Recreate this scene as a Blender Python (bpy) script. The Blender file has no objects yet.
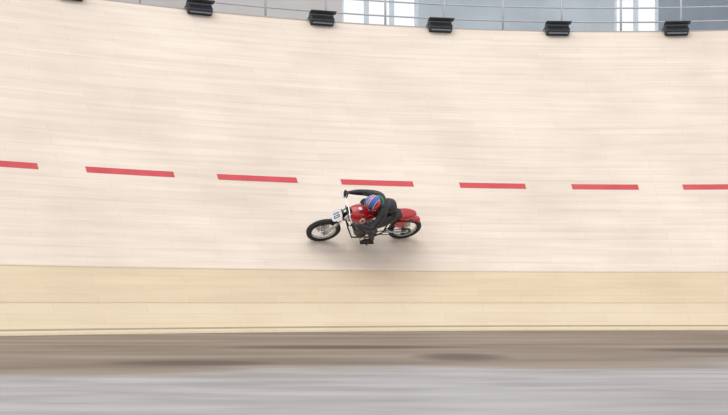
import bpy, bmesh, math, random
from mathutils import Vector, Matrix, Euler
random.seed(4)
scene = bpy.context.scene
scene.view_settings.view_transform = 'Standard'
scene.view_settings.look = 'None'
COL = scene.collection

# ---------------------------------------------------------------- materials
def mat(name, c, rough=0.5, metal=0.0, var=0.06, scale=8.0, spec=0.5, coat=0.0):
    m = bpy.data.materials.new(name); m.use_nodes = True
    nt = m.node_tree; b = nt.nodes['Principled BSDF']
    tc = nt.nodes.new('ShaderNodeTexCoord'); n = nt.nodes.new('ShaderNodeTexNoise')
    n.inputs['Scale'].default_value = scale; n.inputs['Detail'].default_value = 4
    r = nt.nodes.new('ShaderNodeValToRGB')
    r.color_ramp.elements[0].position = .3; r.color_ramp.elements[1].position = .7
    r.color_ramp.elements[0].color = (*[max(0, x*(1-var)) for x in c], 1)
    r.color_ramp.elements[1].color = (*[min(1, x*(1+var)) for x in c], 1)
    nt.links.new(tc.outputs['Object'], n.inputs['Vector'])
    nt.links.new(n.outputs['Fac'], r.inputs['Fac'])
    nt.links.new(r.outputs['Color'], b.inputs['Base Color'])
    b.inputs['Roughness'].default_value = rough; b.inputs['Metallic'].default_value = metal
    b.inputs['Specular IOR Level'].default_value = spec
    b.inputs['Coat Weight'].default_value = coat
    return m

def wood(name, c, dark, c2=.955, mort=.88):
    m = bpy.data.materials.new(name); m.use_nodes = True
    nt = m.node_tree; L = nt.links; N = nt.nodes; b = N['Principled BSDF']
    uv = N.new('ShaderNodeUVMap'); uv.uv_map = 'UVMap'
    mp = N.new('ShaderNodeMapping'); mp.inputs['Scale'].default_value = (.25, 5.0, 1)
    L.new(uv.outputs[0], mp.inputs[0])
    n1 = N.new('ShaderNodeTexNoise'); n1.inputs['Scale'].default_value = 1.6
    n1.inputs['Detail'].default_value = 6; n1.inputs['Roughness'].default_value = .65
    L.new(mp.outputs[0], n1.inputs['Vector'])
    mp2 = N.new('ShaderNodeMapping'); mp2.inputs['Scale'].default_value = (.5, .45, 1)
    L.new(uv.outputs[0], mp2.inputs[0])
    n2 = N.new('ShaderNodeTexNoise'); n2.inputs['Scale'].default_value = 1.0
    n2.inputs['Detail'].default_value = 3
    L.new(mp2.outputs[0], n2.inputs['Vector'])
    add = N.new('ShaderNodeMath'); add.operation = 'MULTIPLY_ADD'
    add.inputs[1].default_value = .5
    L.new(n2.outputs['Fac'], add.inputs[0])
    mul = N.new('ShaderNodeMath'); mul.operation = 'MULTIPLY'; mul.inputs[1].default_value = .5
    L.new(n1.outputs['Fac'], mul.inputs[0]); L.new(mul.outputs[0], add.inputs[2])
    rp = N.new('ShaderNodeValToRGB')
    rp.color_ramp.elements[0].position = .36; rp.color_ramp.elements[1].position = .60
    rp.color_ramp.elements[0].color = (*dark, 1); rp.color_ramp.elements[1].color = (*c, 1)
    L.new(add.outputs[0], rp.inputs['Fac'])
    br = N.new('ShaderNodeTexBrick'); br.offset = .5; br.offset_frequency = 2
    br.inputs['Scale'].default_value = 1.0
    br.inputs['Brick Width'].default_value = 1.6; br.inputs['Row Height'].default_value = .2
    br.inputs['Mortar Size'].default_value = .008; br.inputs['Mortar Smooth'].default_value = 1
    br.inputs['Color1'].default_value = (1, 1, 1, 1); br.inputs['Color2'].default_value = (c2, c2-.005, c2-.01, 1)
    br.inputs['Mortar'].default_value = (mort, mort-.02, mort-.04, 1)
    L.new(uv.outputs[0], br.inputs['Vector'])
    mx = N.new('ShaderNodeMix'); mx.data_type = 'RGBA'; mx.blend_type = 'MULTIPLY'
    mx.inputs['Factor'].default_value = 1.0
    L.new(rp.outputs['Color'], mx.inputs['A']); L.new(br.outputs['Color'], mx.inputs['B'])
    L.new(mx.outputs['Result'], b.inputs['Base Color'])
    b.inputs['Roughness'].default_value = .75; b.inputs['Specular IOR Level'].default_value = .12
    return m

# ---------------------------------------------------------------- helpers
def obj(name, me, parent=None, m=None, smooth=False):
    o = bpy.data.objects.new(name, me); COL.objects.link(o)
    if m is not None:
        if isinstance(m, (list, tuple)):
            for k in m: me.materials.append(k)
        else: me.materials.append(m)
    if smooth:
        for p in me.polygons: p.use_smooth = True
    if parent: o.parent = parent
    return o

def frame(d):
    d = Vector(d).normalized()
    a = Vector((0, 0, 1)) if abs(d.z) < .9 else Vector((1, 0, 0))
    u = d.cross(a).normalized(); v = d.cross(u).normalized()
    return u, v

def add_tube(bm, pts, rad, seg=12, mi=0, closed=False):
    pts = [Vector(p) for p in pts]; n = len(pts)
    if not isinstance(rad, (list, tuple)): rad = [rad]*n
    rings = []; pu = None
    for i, p in enumerate(pts):
        if closed: d = pts[(i+1) % n]-pts[i-1]
        elif i == 0: d = pts[1]-pts[0]
        elif i == n-1: d = pts[-1]-pts[-2]
        else: d = (pts[i+1]-p).normalized()+(p-pts[i-1]).normalized()
        d.normalize()
        if pu is None: u, _ = frame(d)
        else:
            u = pu-d*pu.dot(d)
            u = u.normalized() if u.length > 1e-5 else frame(d)[0]
        pu = u; v = d.cross(u)
        rings.append([bm.verts.new(p+(u*math.cos(2*math.pi*k/seg)+v*math.sin(2*math.pi*k/seg))*rad[i]) for k in range(seg)])
    m = n if closed else n-1
    for i in range(m):
        a, b = rings[i], rings[(i+1) % n]
        for k in range(seg):
            f = bm.faces.new((a[k], a[(k+1) % seg], b[(k+1) % seg], b[k])); f.material_index = mi; f.smooth = True
    if not closed:
        f = bm.faces.new(list(reversed(rings[0]))); f.material_index = mi
        f = bm.faces.new(rings[-1]); f.material_index = mi

def catmull(pts, sub=6):
    P = [Vector(p) for p in pts]; out = []
    for i in range(len(P)-1):
        p0 = P[max(i-1, 0)]; p1 = P[i]; p2 = P[i+1]; p3 = P[min(i+2, len(P)-1)]
        for s in range(sub):
            t = s/sub
            out.append(.5*((2*p1)+(-p0+p2)*t+(2*p0-5*p1+4*p2-p3)*t*t+(-p0+3*p1-3*p2+p3)*t**3))
    out.append(P[-1]); return out

def fin(bm, name, parent, m, loc=None):
    bmesh.ops.recalc_face_normals(bm, faces=bm.faces[:])
    me = bpy.data.meshes.new(name); bm.to_mesh(me); bm.free()
    return obj(name, me, parent, m)

def tube(name, pts, rad, m, parent, seg=12, smooth_pts=False, closed=False):
    bm = bmesh.new()
    P = catmull(pts) if smooth_pts else pts
    add_tube(bm, P, rad, seg, closed=closed)
    return fin(bm, name, parent, m)

def add_box(bm, size, loc, rot=(0, 0, 0), mi=0, bev=0):
    M = Matrix.Translation(loc) @ Euler(rot).to_matrix().to_4x4() @ Matrix.Diagonal((*size, 1))
    r = bmesh.ops.create_cube(bm, size=1, matrix=M)
    fs = set(f for v in r['verts'] for f in v.link_faces)
    for f in fs: f.material_index = mi
    if bev:
        es = list(set(e for v in r['verts'] for e in v.link_edges))
        bmesh.ops.bevel(bm, geom=es, offset=bev, segments=2, affect='EDGES', profile=.5)

def box(name, size, loc, m, parent, rot=(0, 0, 0), bev=.004):
    bm = bmesh.new(); add_box(bm, size, loc, rot, 0, bev)
    return fin(bm, name, parent, m)

def add_lathe_y(bm, prof, c, seg=48, mi=0):
    c = Vector(c); rings = []
    for k in range(seg):
        a = 2*math.pi*k/seg
        rings.append([bm.verts.new(c+Vector((r*math.cos(a), y, r*math.sin(a)))) for r, y in prof])
    n = len(prof)
    for k in range(seg):
        A, B = rings[k], rings[(k+1) % seg]
        for i in range(n):
            f = bm.faces.new((A[i], A[(i+1) % n], B[(i+1) % n], B[i])); f.material_index = mi; f.smooth = True

def ellipsoid(name, rad, loc, m, parent, rot=(0, 0, 0), shape=None, seg=32, rings=20):
    bm = bmesh.new(); bmesh.ops.create_uvsphere(bm, u_segments=seg, v_segments=rings, radius=1)
    R = Euler(rot).to_matrix()
    for v in bm.verts:
        p = v.co.copy()
        if shape: p = shape(p)
        v.co = R @ Vector((p.x*rad[0], p.y*rad[1], p.z*rad[2]))+Vector(loc)
    for f in bm.faces: f.smooth = True
    return fin(bm, name, parent, m)

def skin(name, verts, edges, radii, m, parent, root=0, sub=2, matfn=None):
    me = bpy.data.meshes.new(name+'_sk'); me.from_pydata(verts, edges, []); me.update()
    o = bpy.data.objects.new(name+'_sk', me); COL.objects.link(o)
    md = o.modifiers.new('s', 'SKIN'); md.use_smooth_shade = True
    for i, r in enumerate(radii):
        sv = me.skin_vertices[0].data[i]
        sv.radius = (r, r) if not isinstance(r, tuple) else r
        sv.use_root = (i == root)
    sd = o.modifiers.new('d', 'SUBSURF'); sd.levels = sub; sd.render_levels = sub
    dg = bpy.context.evaluated_depsgraph_get(); dg.update()
    out = bpy.data.meshes.new_from_object(o.evaluated_get(dg))
    out.name = name
    bpy.data.objects.remove(o)
    bm = bmesh.new(); bm.from_mesh(out)
    bmesh.ops.recalc_face_normals(bm, faces=bm.faces[:]); bm.to_mesh(out); bm.free()
    r = obj(name, out, parent, None, smooth=True)
    out.materials.clear()
    for k in (m if isinstance(m, (list, tuple)) else [m]): out.materials.append(k)
    for p in out.polygons:
        p.use_smooth = True
        p.material_index = matfn(p.center) if matfn else 0
    return r

def empty(name, M=None):
    e = bpy.data.objects.new(name, None); COL.objects.link(e); e.empty_display_size = .2
    if M is not None: e.matrix_world = M
    return e

# ---------------------------------------------------------------- the place
CX, CY = 5.6, 1.55
RB = 17.6
K = 0.9
ZT = 6.52
def bank(th, z, off=0.0):
    R = RB+K*z; nl = math.hypot(1, K)
    R -= off/nl; zz = z+off*K/nl
    return Vector((CX+R*math.sin(th), CY+R*math.cos(th), zz))
rad = math.radians

pine = wood('pale_pine_boards', (.85, .745, .64), (.71, .605, .51))
band_hi = wood('tan_boards', (.77, .63, .45), (.68, .55, .39))
band_lo = wood('yellow_tan_boards', (.80, .675, .49), (.73, .60, .425))
rimm = mat('rim_board', (.50, .45, .41), .6)
kerb = mat('kerb_paint', (.66, .54, .38), .5)
redp = mat('red_line_paint', (.60, .06, .07), .5, var=.1, scale=3)

def strip_mesh(name, zs, th0, th1, n, mats, mis, off=0):
    bm = bmesh.new(); uvl = bm.loops.layers.uv.new('UVMap')
    grid = []
    for i in range(n+1):
        th = th0+(th1-th0)*i/n
        grid.append([(bm.verts.new(bank(th, z, off)), th*20, z*math.hypot(1, K)) for z in zs])
    for i in range(n):
        for j in range(len(zs)-1):
            q = [grid[i][j], grid[i+1][j], grid[i+1][j+1], grid[i][j+1]]
            f = bm.faces.new([a[0] for a in q]); f.material_index = mis[j]; f.smooth = True
            for l, a in zip(f.loops, q): l[uvl].uv = (a[1], a[2])
    me = bpy.data.meshes.new(name); bm.to_mesh(me); bm.free()
    return obj(name, me, None, mats)

TH0, TH1 = rad(-80), rad(60)
strip_mesh('banked_track', [0, .03, .47, 1.02, 2.0, 3.0, 4.0, 5.0, 6.0, ZT], TH0, TH1, 200,
           [pine, band_hi, band_lo, kerb], [3, 2, 1, 0, 0, 0, 0, 0, 0])

def seam_line(name, z, w, m):
    strip_mesh(name, [z-w/2, z+w/2], TH0, TH1, 200, [m], [0], off=.003)
seam = mat('seam_paint', (.64, .51, .35), .6)
seam_line('band_line', .47, .015, seam)
seam_line('band_line', 1.02, .015, seam)
seam_line('band_line', .075, .022, mat('dark_seam', (.42, .33, .23), .6))

zr0, zr1 = 2.645, 2.755
dashes = [(-44.0, -39.8), (-37.6, -33.1), (-30.8, -26.4), (-24.15, -19.9), (-17.5, -13.5), (-10.9, -7.2), (-4.6, -0.9),
          (1.55, 5.15), (7.7, 11.3), (13.9, 17.5), (20.1, 23.7)]
bm = bmesh.new()
for a, b in dashes:
    prev = None
    for i in range(9):
        th = rad(a+(b-a)*i/8)
        cur = (bm.verts.new(bank(th, zr0, .003)), bm.verts.new(bank(th, zr1, .003)))
        if prev: bm.faces.new((prev[0], cur[0], cur[1], prev[1]))
        prev = cur
me = bpy.data.meshes.new('dashed_red_line'); bm.to_mesh(me); bm.free(); obj('dashed_red_line', me, None, redp)

def arc_box(name, r0, r1, z0, z1, a0, a1, m, n=60, parent=None):
    bm = bmesh.new(); rings = []
    for i in range(n+1):
        th = a0+(a1-a0)*i/n; s, c = math.sin(th), math.cos(th)
        rings.append([bm.verts.new((CX+r*s, CY+r*c, z)) for r, z in ((r0, z0), (r1, z0), (r1, z1), (r0, z1))])
    for i in range(n):
        for k in range(4):
            bm.faces.new((rings[i][k], rings[i][(k+1) % 4], rings[i+1][(k+1) % 4], rings[i+1][k]))
    bm.faces.new(rings[0]); bm.faces.new(rings[-1])
    return fin(bm, name, parent, m)

RT = RB+K*ZT
arc_box('trim_1', RT, RT+.12, ZT-.25, ZT+.03, TH0, TH1, rimm, 120)
arc_box('floor_gallery', RT+.12, 28.6, ZT-.25, ZT-.1, TH0, TH1, mat('walkway_concrete', (.45, .45, .45), .8), 120)

steel = mat('galvanised_steel', (.50, .52, .55), .5, .2)
sr = empty('safety_railing')
for hz, r in ((.30, .018), (.62, .018), (1.0, .025)):
    tube('rail', [(CX+(RT+.3)*math.sin(t), CY+(RT+.3)*math.cos(t), ZT+hz) for t in [TH0+(TH1-TH0)*i/160 for i in range(161)]], r, steel, sr, 8)
bm = bmesh.new()
for i in range(-24, 18):
    t = rad(i*3.24+.5); p = Vector((CX+(RT+.3)*math.sin(t), CY+(RT+.3)*math.cos(t), ZT-.1))
    add_tube(bm, [p, p+Vector((0, 0, 1.1))], .024, 8)
fin(bm, 'posts', sr, steel)

wl = mat('wall_plaster_warm', (.60, .57, .55), .8, var=.08, scale=.6)
wb = mat('wall_cladding_bluegrey', (.48, .53, .57), .7, var=.12, scale=.8)
wd = mat('wall_cladding_dark', (.27, .31, .36), .7, var=.15, scale=.8)
frm = mat('window_frame_aluminium', (.62, .68, .73), .5, .2)
ZG = ZT-.1
arc_box('wall_left', 28.3, 28.6, ZG, 13, TH0, rad(-12.6), wl)
arc_box('wall_back', 28.3, 28.6, ZG, 13, rad(-8.5), rad(2.2), wb)
arc_box('wall_right', 28.3, 28.6, ZG, 13, rad(4.5), TH1, wd)
for wi, (a, b) in enumerate(((-12.6, -8.5), (2.2, 4.5))):
    w = empty('window_%d' % (wi+1))
    arc_box('sill', 28.25, 28.6, ZG, ZT+.35, rad(a), rad(b), frm, 6, w)
    arc_box('head', 28.25, 28.6, 12.7, 13, rad(a), rad(b), frm, 6, w)
    nm = 3 if wi == 0 else 2
    for k in range(nm+1):
        t = a+(b-a)*k/nm
        arc_box('mullion', 28.3, 28.55, ZT+.35, 12.7, rad(t-.09), rad(t+.09), frm, 1, w)
    for z in (8.6, 10.6):
        arc_box('transom', 28.35, 28.5, z, z+.08, rad(a), rad(b), frm, 6, w)
bt = mat('steel_channel', (.36, .40, .44), .5, .2)
arc_box('trim_2', 28.15, 28.3, 7.35, 7.5, rad(-8.4), rad(2.1), bt)
arc_box('trim_3', 28.15, 28.3, 7.35, 7.5, rad(4.6), TH1, bt)

blk = mat('black_housing', (.03, .034, .042), .5, var=.2)
glass = mat('lamp_glass', (.20, .23, .27), .25)
for k in range(-7, 8):
    t = rad(-3.2+6.48*k)
    s, c = math.sin(t), math.cos(t)
    P = Vector((CX+(RT-.06)*s, CY+(RT-.06)*c, ZT))
    M = Matrix(((c, s, 0, P.x), (-s, c, 0, P.y), (0, 0, 1, P.z), (0, 0, 0, 1)))
    fl = empty('floodlight', M)
    bm = bmesh.new()
    add_box(bm, (.52, .17, .30), (0, -.02, .05), (rad(-35), 0, 0), 0, .03)
    for j in range(9): add_box(bm, (.012, .07, .24), (-.2+.05*j, .08, .11), (rad(-35), 0, 0))
    add_box(bm, (.56, .14, .015), (0, -.16, .15), (rad(-15), 0, 0))
    fin(bm, 'housing', fl, blk)
    box('lens', (.44, .012, .21), (0, -.093, -.001), glass, fl, (rad(-35), 0, 0), .003)
    bm = bmesh.new()
    for sx in (-1, 1): add_tube(bm, [(sx*.285, -.02, .06), (sx*.285, .08, .03), (sx*.2, .12, .03)], .013, 8)
    add_tube(bm, [(-.2, .12, .035), (.2, .12, .035)], .018, 8)
    fin(bm, 'bracket', fl, blk)

# floor
m = bpy.data.materials.new('infield_floor'); m.use_nodes = True
nt = m.node_tree; N = nt.nodes; L = nt.links; bs = N['Principled BSDF']
tc = N.new('ShaderNodeTexCoord'); sp = N.new('ShaderNodeSeparateXYZ'); L.new(tc.outputs['Object'], sp.inputs[0])
def math_(op, a, b=None):
    n = N.new('ShaderNodeMath'); n.operation = op
    for i, v in enumerate((a, b)):
        if v is None: continue
        if isinstance(v, (int, float)): n.inputs[i].default_value = v
        else: L.new(v, n.inputs[i])
    return n.outputs[0]
def noise(sc, det, scale3):
    mp = N.new('ShaderNodeMapping'); mp.inputs['Scale'].default_value = scale3; L.new(tc.outputs['Object'], mp.inputs[0])
    n = N.new('ShaderNodeTexNoise'); n.inputs['Scale'].default_value = sc; n.inputs['Detail'].default_value = det
    L.new(mp.outputs[0], n.inputs['Vector']); return n.outputs['Fac']
def ramp(f, p0, c0, p1, c1):
    r = N.new('ShaderNodeValToRGB'); e = r.color_ramp.elements
    e[0].position = p0; e[1].position = p1; e[0].color = (*c0, 1); e[1].color = (*c1, 1); L.new(f, r.inputs[0]); return r.outputs[0]
def mix(f, a, b):
    x = N.new('ShaderNodeMix'); x.data_type = 'RGBA'; L.new(f, x.inputs['Factor']); L.new(a, x.inputs['A']); L.new(b, x.inputs['B']); return x.outputs['Result']
gray = ramp(noise(1.6, 6, (.6, 1.8, 1)), .35, (.315, .30, .295), .65, (.43, .415, .41))
brown = ramp(noise(1.0, 5, (.3, 1.0, 1)), .35, (.19, .145, .11), .68, (.31, .25, .195))
n0 = noise(.8, 4, (.6, .9, 1))
d = math_('ADD', math_('SUBTRACT', sp.outputs['Y'], math_('MULTIPLY', sp.outputs['X'], .30)), math_('MULTIPLY', n0, 3.4))
mr = N.new('ShaderNodeMapRange'); mr.interpolation_type = 'SMOOTHSTEP'
mr.inputs['From Min'].default_value = 8.4; mr.inputs['From Max'].default_value = 9.6; L.new(d, mr.inputs['Value'])
base = mix(mr.outputs[0], gray, brown)
dk = N.new('ShaderNodeRGB'); dk.outputs[0].default_value = (.085, .062, .045, 1)
for (x, y, wx, wy) in ((.80, 9.3, .38, .7), (-1.3, 8.3, .6, .4), (3.6, 10.6, .9, .6), (-.2, 11.4, 1.2, .5)):
    dx = math_('DIVIDE', math_('SUBTRACT', sp.outputs['X'], x), wx); dy = math_('DIVIDE', math_('SUBTRACT', sp.outputs['Y'], y), wy)
    q = math_('ADD', math_('MULTIPLY', dx, dx), math_('MULTIPLY', dy, dy))
    q = math_('ADD', q, math_('MULTIPLY', n0, 1.0))
    r = N.new('ShaderNodeMapRange'); r.interpolation_type = 'SMOOTHSTEP'
    r.inputs['From Min'].default_value = .5; r.inputs['From Max'].default_value = 2.2
    r.inputs['To Min'].default_value = .8; r.inputs['To Max'].default_value = 0; L.new(q, r.inputs['Value'])
    base = mix(r.outputs[0], base, dk.outputs[0])
L.new(base, bs.inputs['Base Color']); bs.inputs['Roughness'].default_value = .7; bs.inputs['Specular IOR Level'].default_value = .2
bm = bmesh.new()
vs = [bm.verts.new((x, y, 0)) for x, y in ((-24, -20), (34, -20), (34, 34), (-24, 34))]; bm.faces.new(vs)
me = bpy.data.meshes.new('floor'); bm.to_mesh(me); bm.free(); obj('floor', me, None, m)

# ---------------------------------------------------------------- motorcycle placement
thb = rad(-17.35); zc = 1.59
Rc = RB+K*zc
ur = Vector((math.sin(thb), math.cos(thb), 0)); tang = Vector((-math.cos(thb), math.sin(thb), 0))
nl = math.hypot(1, K); nrm = (-ur/nl+Vector((0, 0, K/nl))).normalized()
fwd = (Matrix.Rotation(rad(-3.8), 3, nrm) @ tang)
if fwd.z > 0: fwd = (Matrix.Rotation(rad(3.8), 3, nrm) @ tang)
lean = rad(60)
up = (-ur*math.sin(lean)+Vector((0, 0, math.cos(lean))))
up = (up-fwd*up.dot(fwd)).normalized()
left = up.cross(fwd).normalized()
tw = .047
C = Vector((CX, CY, 0))+ur*(Rc-.0148)+Vector((0, 0, zc))
O = C+nrm*(tw+.002)-up*tw
MB = Matrix(((fwd.x, left.x, up.x, O.x), (fwd.y, left.y, up.y, O.y), (fwd.z, left.z, up.z, O.z), (0, 0, 0, 1)))
bike = empty('motorcycle', MB)

rubber = mat('tyre_rubber', (.018, .018, .02), .75, var=.3)
alu = mat('aluminium', (.55, .55, .55), .3, .8)
chrome = mat('chrome', (.75, .75, .76), .15, 1.0, var=.02)
dark = mat('black_frame_paint', (.02, .02, .023), .35)
engm = mat('engine_grey', (.13, .13, .14), .45, .6)
redm = mat('red_paint', (.48, .012, .02), .25, var=.08, coat=.6)
whitem = mat('white_plate', (.70, .72, .74), .4)
seatm = mat('black_seat_vinyl', (.02, .02, .02), .6)

WR, WX = .30, .75
def wheel(name, x):
    c = (x, 0, WR)
    bm = bmesh.new()
    prof = [(WR-.047+.047*math.cos(a), .047*math.sin(a)) for a in [2*math.pi*k/16 for k in range(16)]]
    add_lathe_y(bm, prof, c, 64, 0)
    for k in range(44):
        a = 2*math.pi*k/44
        for sy in (-1, 1):
            yy = sy*.024; rr = WR-.009
            add_box(bm, (.022, .018, .010), (x+rr*math.cos(a+sy*.03), yy, WR+rr*math.sin(a+sy*.03)), (0, -a+math.pi/2, 0), 0)
    fin(bm, name+'_tyre', bike, rubber)
    r0 = WR-.095
    bm = bmesh.new()
    add_lathe_y(bm, [(r0+.017, -.028), (r0+.011, -.030), (r0, -.012), (r0, .012), (r0+.011, .030), (r0+.017, .028), (r0+.009, 0)], c, 64)
    add_lathe_y(bm, [(.012, -.06), (.045, -.055), (.045, -.04), (.022, -.03), (.022, .03), (.045, .04), (.045, .055), (.012, .06)], c, 24)
    fin(bm, name+'_rim_and_hub', bike, alu)
    bm = bmesh.new()
    for k in range(32):
        a = 2*math.pi*k/32; sy = 1 if k % 2 else -1; b_ = a+(.45 if (k//2) % 2 else -.45)
        add_tube(bm, [(x+.04*math.cos(b_), sy*.045, WR+.04*math.sin(b_)), (x+(r0+.003)*math.cos(a), 0, WR+(r0+.003)*math.sin(a))], .0022, 5)
    fin(bm, name+'_spokes', bike, chrome)
    bm = bmesh.new()
    add_tube(bm, [(x, -.10, WR), (x, .10, WR)], .011, 10)
    fin(bm, name+'_axle', bike, alu)
    bm = bmesh.new()
    add_lathe_y(bm, [(.05, -.066), (.12, -.066), (.12, -.061), (.05, -.061)], c, 40)
    fin(bm, name+'_brake_disc', bike, chrome)
wheel('front_wheel', WX); wheel('rear_wheel', -WX)

ftop = Vector((.445, 0, .90)); fbot = Vector((WX, 0, WR))
for sy in (-1, 1):
    off = Vector((0, sy*.085, 0)); dv = (fbot-ftop)
    tube('fork_stanchion', [ftop+off, ftop+dv*.55+off], .019, chrome, bike)
    tube('fork_slider', [ftop+dv*.48+off, ftop+dv*1.02+off], [.026, .027], alu, bike)
for tt in (.06, .24):
    p = ftop+(fbot-ftop)*tt
    box('triple_clamp', (.05, .22, .03), p, dark, bike, (0, -math.atan2(.305, .60), 0), .008)
tube('steering_head', [ftop+Vector((-.03, 0, .0)), ftop+(fbot-ftop)*.25+Vector((-.03, 0, 0))], .03, dark, bike)
for_bar = [(.43, .40, .895), (.455, .28, .90), (.475, .17, .925), (.465, .06, .935), (.465, -.06, .935), (.475, -.17, .925), (.455, -.28, .90), (.43, -.40, .895)]
tube('handlebar', for_bar, .011, chrome, bike, 12, True)
for sy in (-1, 1):
    tube('grip', [(.428, sy*.405, .895), (.4545, sy*.275, .90)], .016, rubber, bike)
    tube('brake_lever' if sy < 0 else 'clutch_lever', [(.47, sy*.25, .90), (.50, sy*.27, .895), (.505, sy*.36, .885), (.50, sy*.40, .885)], [.008, .007, .005, .006], alu, bike, 8)
def plate(name, c, rx, rz, M, m):
    bm = bmesh.new()
    a = []; b = []
    for k in range(32):
        t = 2*math.pi*k/32; cc = math.copysign(abs(math.cos(t))**.6, math.cos(t)); ss = math.copysign(abs(math.sin(t))**.6, math.sin(t))
        a.append(bm.verts.new(Vector(c)+M @ Vector((.004, rx*cc, rz*ss)))); b.append(bm.verts.new(Vector(c)+M @ Vector((-.004, rx*cc, rz*ss))))
    bm.faces.new(a); bm.faces.new(list(reversed(b)))
    for k in range(32): bm.faces.new((a[k], b[k], b[(k+1) % 32], a[(k+1) % 32]))
    return fin(bm, name, bike, m)
pc = Vector((.63, 0, .75))
Mp = Euler((0, rad(-48), 0)).to_matrix()
plate('front_number_plate', pc, .108, .10, Mp, whitem)
tube('plate_stay', [(.48, 0, .84), (.605, 0, .745)], .008, dark, bike)
bm = bmesh.new()
for (y, z, w, h) in ((-.035, 0, .016, .11), (.03, .045, .05, .014), (.05, .0, .014, .10), (.03, -.045, .05, .014), (.01, .0, .014, .10)):
    add_box(bm, (.003, w, h), pc+Mp @ Vector((.006, y, z)), (0, rad(-48), 0))
fin(bm, 'plate_digits', bike, dark)
def guard(bm, cx, r, a0, a1, w, n=20):
    prev = None
    for i in range(n+1):
        a = rad(a0+(a1-a0)*i/n); row = []
        for j in range(7):
            s = -1+2*j/6; rr = r-.03*s*s
            row.append(bm.verts.new((cx+rr*math.cos(a), w*s, WR+rr*math.sin(a))))
        if prev:
            for j in range(6):
                f = bm.faces.new((prev[j], prev[j+1], row[j+1], row[j])); f.smooth = True
        prev = row
bm = bmesh.new()
guard(bm, -WX, WR+.05, 45, 125, .075)
o = fin(bm, 'rear_mudguard', bike, redm); sm = o.modifiers.new('t', 'SOLIDIFY'); sm.thickness = .004
def tank_shape(p):
    t = (p.x+1)/2
    w = .55+.45*min(1, t*1.7)
    return Vector((p.x, math.copysign(abs(p.y)**.85, p.y)*w, (p.z if p.z > 0 else p.z*.75)*(.62+.38*min(1, t*1.6))))
ellipsoid('fuel_tank', (.29, .175, .15), (.18, 0, .77), redm, bike, (0, rad(-4), 0), tank_shape)
tube('fuel_cap', [(.26, 0, .90), (.26, 0, .935)], .032, chrome, bike, 20)
for sy in (-1, 1):
    bm = bmesh.new()
    add_tube(bm, [(.22, sy*.15, .80), (.22, sy*.175, .806)], .05, 28); fin(bm, 'tank_roundel', bike, whitem)
    bm = bmesh.new()
    add_tube(bm, [(.22, sy*.15, .80), (.22, sy*.178, .807)], .032, 28); fin(bm, 'tank_badge', bike, redm)
def seat_shape(p): return Vector((p.x, math.copysign(abs(p.y)**.7, p.y), math.copysign(abs(p.z)**.6, p.z)*(1+.35*max(0, -p.x)**3)))
ellipsoid('seat', (.26, .13, .045), (-.32, 0, .745), seatm, bike, (0, rad(2), 0), seat_shape)
def tail_shape(p):
    t = (1-p.x)/2
    return Vector((p.x, math.copysign(abs(p.y)**.75, p.y)*(1-.35*t), math.copysign(abs(p.z)**.8, p.z)*(1-.3*t)+.15*t))
ellipsoid('tail_cowl', (.20, .135, .08), (-.63, 0, .725), redm, bike, (0, rad(4), 0), tail_shape)
Ms = Euler((0, 0, rad(90))).to_matrix()
plate('side_number_plate', (-.53, .135, .62), .10, .075, Ms, redm)
plate('side_number_plate', (-.53, -.135, .62), .10, .075, Ms, redm)
fr = [([(.47, 0, .85), (.30, .0, .66), (-.35, 0, .70)], .02)]
for sy in (-1, 1):
    fr += [([(.49, sy*.02, .76), (.36, sy*.08, .45), (.25, sy*.12, .24), (-.12, sy*.12, .22), (-.30, sy*.11, .34), (-.33, sy*.09, .68), (-.74, sy*.08, .68)], .014),
           ([(-.30, sy*.11, .42), (-.66, sy*.09, .68)], .011)]
for i, (p, r) in enumerate(fr): tube('frame_tube', p, r, dark, bike)
for sy in (-1, 1):
    tube('swingarm', [(-.27, sy*.10, .36), (-.77, sy*.09, WR)], [.022, .017], alu, bike)
    tube('shock_absorber', [(-.68, sy*.12, .35), (-.56, sy*.115, .66)], .012, chrome, bike)
    bm = bmesh.new()
    pts = []
    for k in range(90):
        t = k/89; a = t*2*math.pi*9
        c = Vector((-.665, sy*.12, .39)).lerp(Vector((-.575, sy*.115, .625)), t)
        pts.append(c+Vector((.024*math.cos(a), .024*math.sin(a), 0)))
    add_tube(bm, pts, .004, 6); fin(bm, 'shock_spring', bike, dark)
bm = bmesh.new()
add_box(bm, (.38, .20, .18), (.02, 0, .33), (0, 0, 0), 0, .04)
add_lathe_y(bm, [(.0001, -.13), (.095, -.13), (.105, -.11), (.105, .11), (.095, .13), (.0001, .13)], (.10, 0, .34), 32)
add_lathe_y(bm, [(.0001, -.125), (.07, -.125), (.08, -.11), (.08, .11), (.07, .125), (.0001, .125)], (-.12, 0, .36), 32)
fin(bm, 'crankcase', bike, engm)
bm = bmesh.new()
ax = Vector((.25, 0, 1)).normalized(); b0 = Vector((.10, 0, .42))
for k in range(10):
    add_box(bm, (.17, .19, .006), b0+ax*(.018*k), (0, math.atan2(.25, 1), 0), 0, 0)
add_tube(bm, [b0, b0+ax*.19], .06, 20)
add_box(bm, (.13, .15, .05), b0+ax*.20, (0, math.atan2(.25, 1), 0), 0, .015)
fin(bm, 'cylinder_and_head', bike, alu)
tube('exhaust', [(.19, -.05, .56), (.31, -.11, .52), (.31, -.17, .38), (.16, -.19, .27), (-.2, -.19, .27), (-.42, -.20, .30)], [.022]*31, chrome, bike, 14, True)
tube('silencer', [(-.40, -.20, .30), (-.45, -.205, .305), (-.82, -.22, .36), (-.84, -.22, .363)], [.024, .04, .045, .03], chrome, bike, 20)
tube('carburettor', [(.0, .0, .56), (-.1, .02, .57), (-.17, .03, .575)], [.025, .035, .045], alu, bike, 16)
bm = bmesh.new()
add_lathe_y(bm, [(.05, .068), (.10, .068), (.10, .074), (.05, .074)], (-WX, 0, WR), 36)
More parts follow.
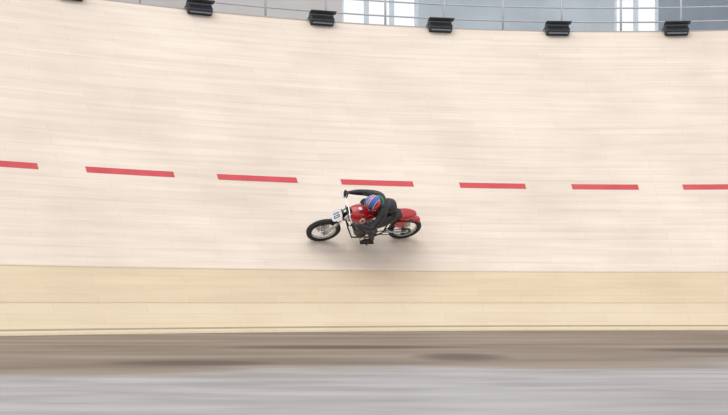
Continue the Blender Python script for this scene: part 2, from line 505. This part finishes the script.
add_tube(bm, [(-WX, .078, WR+.10), (-.15, .125, .40)], .008, 6); add_tube(bm, [(-WX, .078, WR-.10), (-.15, .125, .31)], .008, 6)
fin(bm, 'chain_and_sprocket', bike, dark)
for sy in (-1, 1):
    tube('foot_peg', [(.02, sy*.11, .262), (.02, sy*.31, .262)], [.012, .014], rubber, bike, 10)
tube('gear_lever', [(-.02, .14, .29), (.12, .17, .27), (.12, .24, .27)], .007, alu, bike, 8)

# ---------------------------------------------------------------- rider
rider = empty('motorcycle_rider', MB)
jack = mat('black_leather', (.022, .022, .026), .45, var=.3, scale=14)
pants = mat('charcoal_riding_trousers', (.04, .041, .05), .7, var=.3, scale=20)
boot = mat('boot_leather', (.03, .024, .02), .4)
glove = mat('glove_leather', (.03, .03, .032), .5)
skinm = mat('skin', (.62, .38, .28), .5, var=.05)
V, E, Rr = [], [], []
def av(p, r, par=None):
    V.append(p); Rr.append(r); i = len(V)-1
    if par is not None: E.append((par, i))
    return i
pel = av((-.36, 0, .87), (.155, .135))
bel = av((-.28, 0, .96), (.165, .14), pel)
che = av((-.16, 0, 1.04), (.18, .14), bel)
nb = av((-.05, 0, 1.10), (.12, .10), che)
nk = av((.015, .012, 1.14), .06, nb)
hd = av((.065, .03, 1.155), .055, nk)
for sy in (1, -1):
    s = av((-.075, sy*.19, 1.04), .086, nb)
    u = av((.02, sy*.29, .96), .068, s)
    e = av((.115, sy*.375, .87), .057, u)
    f = av((.21, sy*.368, .885), .056, e)
    w = av((.365, sy*.338, .925), .034, f)
    w2 = av((.395, sy*.335, .928), .028, w)
    h = av((-.31, sy*.12, .83), .110, pel)
    t = av((-.12, sy*.20, .80), .096, h)
    k = av((.10, sy*.255, .755), .070, t)
    k2 = av((.085, sy*.258, .70), .066, k)
    c = av((.035, sy*.255, .58), .063, k2)
    a = av((-.055, sy*.25, .39), .046, c)
    hl = av((-.075, sy*.25, .335), .044, a)
    b = av((.03, sy*.258, .318), .040, hl)
    to = av((.13, sy*.268, .312), .034, b)
def body_mat(p):
    if p.z < .47 and abs(p.y) > .15: return 2
    if p.z < .86 and not (p.x > .0 and abs(p.y) > .30 and p.z > .80):
        return 1
    if p.x > .375 and abs(p.y) > .25: return 3
    return 0
skin('rider_body', V, E, Rr, [jack, pants, boot, glove], rider, 0, 2, body_mat)
for sy in (-1, 1):
    box('boot_sole', (.25, .078, .016), (.015, sy*.26, .282), rubber, rider, (0, 0, 0), .007)
for sy in (1, -1):
    V, E, Rr = [], [], []
    wv = av((.385, sy*.335, .928), .026)
    pm = av((.412, sy*.333, .930), (.03, .02), wv)
    for j, ln in enumerate((.95, 1.05, 1.0, .85)):
        y = sy*(.292+.0255*j); cx = .4545-(abs(y)-.275)*.2
        q0 = av((cx-.012, y, .9285), .0115, pm)
        q1 = av((cx+.017, y, .922), .0105, q0)
        q2 = av((cx+.017+.012*ln, y, .898), .0095, q1)
        q3 = av((cx+.008, y, .898-.026*ln), .009, q2)
        q4 = av((cx-.010, y, .898-.026*ln+.002), .0085, q3)
    t0 = av((.418, sy*.296, .918), .013, pm)
    t1 = av((.422, sy*.272, .898), .011, t0)
    t2 = av((.440, sy*.268, .876), .010, t1)
    t3 = av((.462, sy*.272, .870), .009, t2)
    skin('gloved_hand', V, E, Rr, glove, rider, 0, 2)
H = empty('head'); H.parent = rider
H.matrix_local = Matrix.Translation((.11, .045, 1.145)) @ Euler((rad(8), rad(12), rad(28))).to_matrix().to_4x4()
def face_shape(p):
    x, y, z = p
    if z < 0: y *= 1+.28*z; x = x*(1+.10*z)+(.06*-z if x > 0 else 0)
    return Vector((x, y, z))
ellipsoid('face', (.098, .076, .118), (0, 0, 0), skinm, H, (0, 0, 0), face_shape)
ellipsoid('nose', (.02, .014, .024), (.102, 0, -.015), skinm, H)
ellipsoid('mouth', (.008, .024, .007), (.097, 0, -.06), mat('lips', (.5, .2, .18), .5), H)
for sy in (-1, 1):
    ellipsoid('eye', (.012, .015, .010), (.084, sy*.032, .012), whitem, H)
    ellipsoid('pupil', (.005, .006, .006), (.0945, sy*.032, .012), dark, H)
    ellipsoid('ear', (.02, .010, .03), (-.005, sy*.078, -.01), skinm, H)
bm = bmesh.new(); bmesh.ops.create_uvsphere(bm, u_segments=48, v_segments=32, radius=1)
kill = []
for f in bm.faces:
    c = f.calc_center_median()
    if (c.x > .55 and -.72 < c.z < .33) or c.z < -.86: kill.append(f)
bmesh.ops.delete(bm, geom=kill, context='FACES')
for v in bm.verts:
    z = v.co.z
    v.co = Vector((v.co.x*.144, v.co.y*.127, z*.144+.01))
for f in bm.faces: f.smooth = True
hm = bpy.data.materials.new('helmet_paint'); hm.use_nodes = True
nt = hm.node_tree; N = nt.nodes; L = nt.links; bs = N['Principled BSDF']
tc = N.new('ShaderNodeTexCoord'); sp = N.new('ShaderNodeSeparateXYZ'); L.new(tc.outputs['Object'], sp.inputs[0])
r = N.new('ShaderNodeValToRGB'); r.color_ramp.interpolation = 'CONSTANT'
blue = (.04, .15, .50, 1); wht = (.70, .76, .88, 1); rd = (.55, .02, .05, 1)
e = r.color_ramp.elements; e[0].position = 0; e[0].color = blue; e[1].position = .32; e[1].color = wht
for p, c in ((.345, rd), (.47, wht), (.505, blue), (.83, wht), (.855, rd)):
    x = e.new(p); x.color = c
mr = N.new('ShaderNodeMapRange'); mr.inputs['From Min'].default_value = -.125; mr.inputs['From Max'].default_value = .125
a1 = N.new('ShaderNodeMath'); a1.operation = 'MULTIPLY_ADD'; a1.inputs[1].default_value = -.2
L.new(sp.outputs['X'], a1.inputs[0]); L.new(sp.outputs['Y'], a1.inputs[2]); L.new(a1.outputs[0], mr.inputs['Value'])
L.new(mr.outputs[0], r.inputs[0]); L.new(r.outputs[0], bs.inputs['Base Color'])
bs.inputs['Roughness'].default_value = .2; bs.inputs['Coat Weight'].default_value = .5
o = fin(bm, 'helmet', H, hm); sm = o.modifiers.new('t', 'SOLIDIFY'); sm.thickness = .02; sm.offset = -1
bm = bmesh.new(); prev = None
for i in range(15):
    a = rad(-50+100*i/14)
    row = [bm.verts.new((.118*math.cos(a)+.01, .112*math.sin(a), .075)), bm.verts.new((.17*math.cos(a), .112*math.sin(a), .062+.01*math.cos(a)))]
    if prev: bm.faces.new((prev[0], prev[1], row[1], row[0]))
    prev = row
o = fin(bm, 'helmet_peak', H, dark); sm = o.modifiers.new('t', 'SOLIDIFY'); sm.thickness = .004
tube('goggle_frame', [(.118-.035*abs(math.sin(a))**3, .062*math.sin(a), .012+.030*math.cos(a)) for a in [2*math.pi*k/32 for k in range(32)]], .008, dark, H, 8, closed=True)
ellipsoid('goggle_lens', (.018, .058, .028), (.102, 0, .012), mat('goggle_lens_tint', (.05, .06, .08), .08), H)
tube('chin_strap', catmull([(.03, .082, -.05), (.04, .05, -.125), (.045, 0, -.135), (.04, -.05, -.125), (.03, -.082, -.05)]), .007, dark, H, 8)
nd = Vector((.07, .03, .05)).normalized(); nu, nv = frame(nd)
tube('green_scarf', [Vector((-.005, .008, 1.125))+(nu*math.cos(a)+nv*math.sin(a))*.09 for a in [2*math.pi*k/24 for k in range(24)]], .022, mat('green_cloth', (.05, .24, .12), .7), rider, 10, closed=True)

# ---------------------------------------------------------------- light and camera
w = bpy.data.worlds.new('World'); scene.world = w; w.use_nodes = True
bg = w.node_tree.nodes['Background']; bg.inputs[0].default_value = (.96, .975, 1, 1); bg.inputs[1].default_value = 1.06
sd = bpy.data.lights.new('skylight_sun', 'SUN'); sd.energy = 1.0; sd.angle = rad(45); sd.color = (1, .98, .96)
so = bpy.data.objects.new('skylight_sun', sd); COL.objects.link(so)
so.rotation_euler = (rad(22), rad(-12), 0); so.location = (0, 5, 15)
cd = bpy.data.cameras.new('camera'); cam = bpy.data.objects.new('camera', cd); COL.objects.link(cam)
cam.location = (0, 0, .43); cam.rotation_euler = (rad(90), 0, 0)
cd.sensor_width = 36; cd.clip_end = 200
cd.lens = 1120/728*36; cd.shift_y = 97.5/728
scene.camera = cam
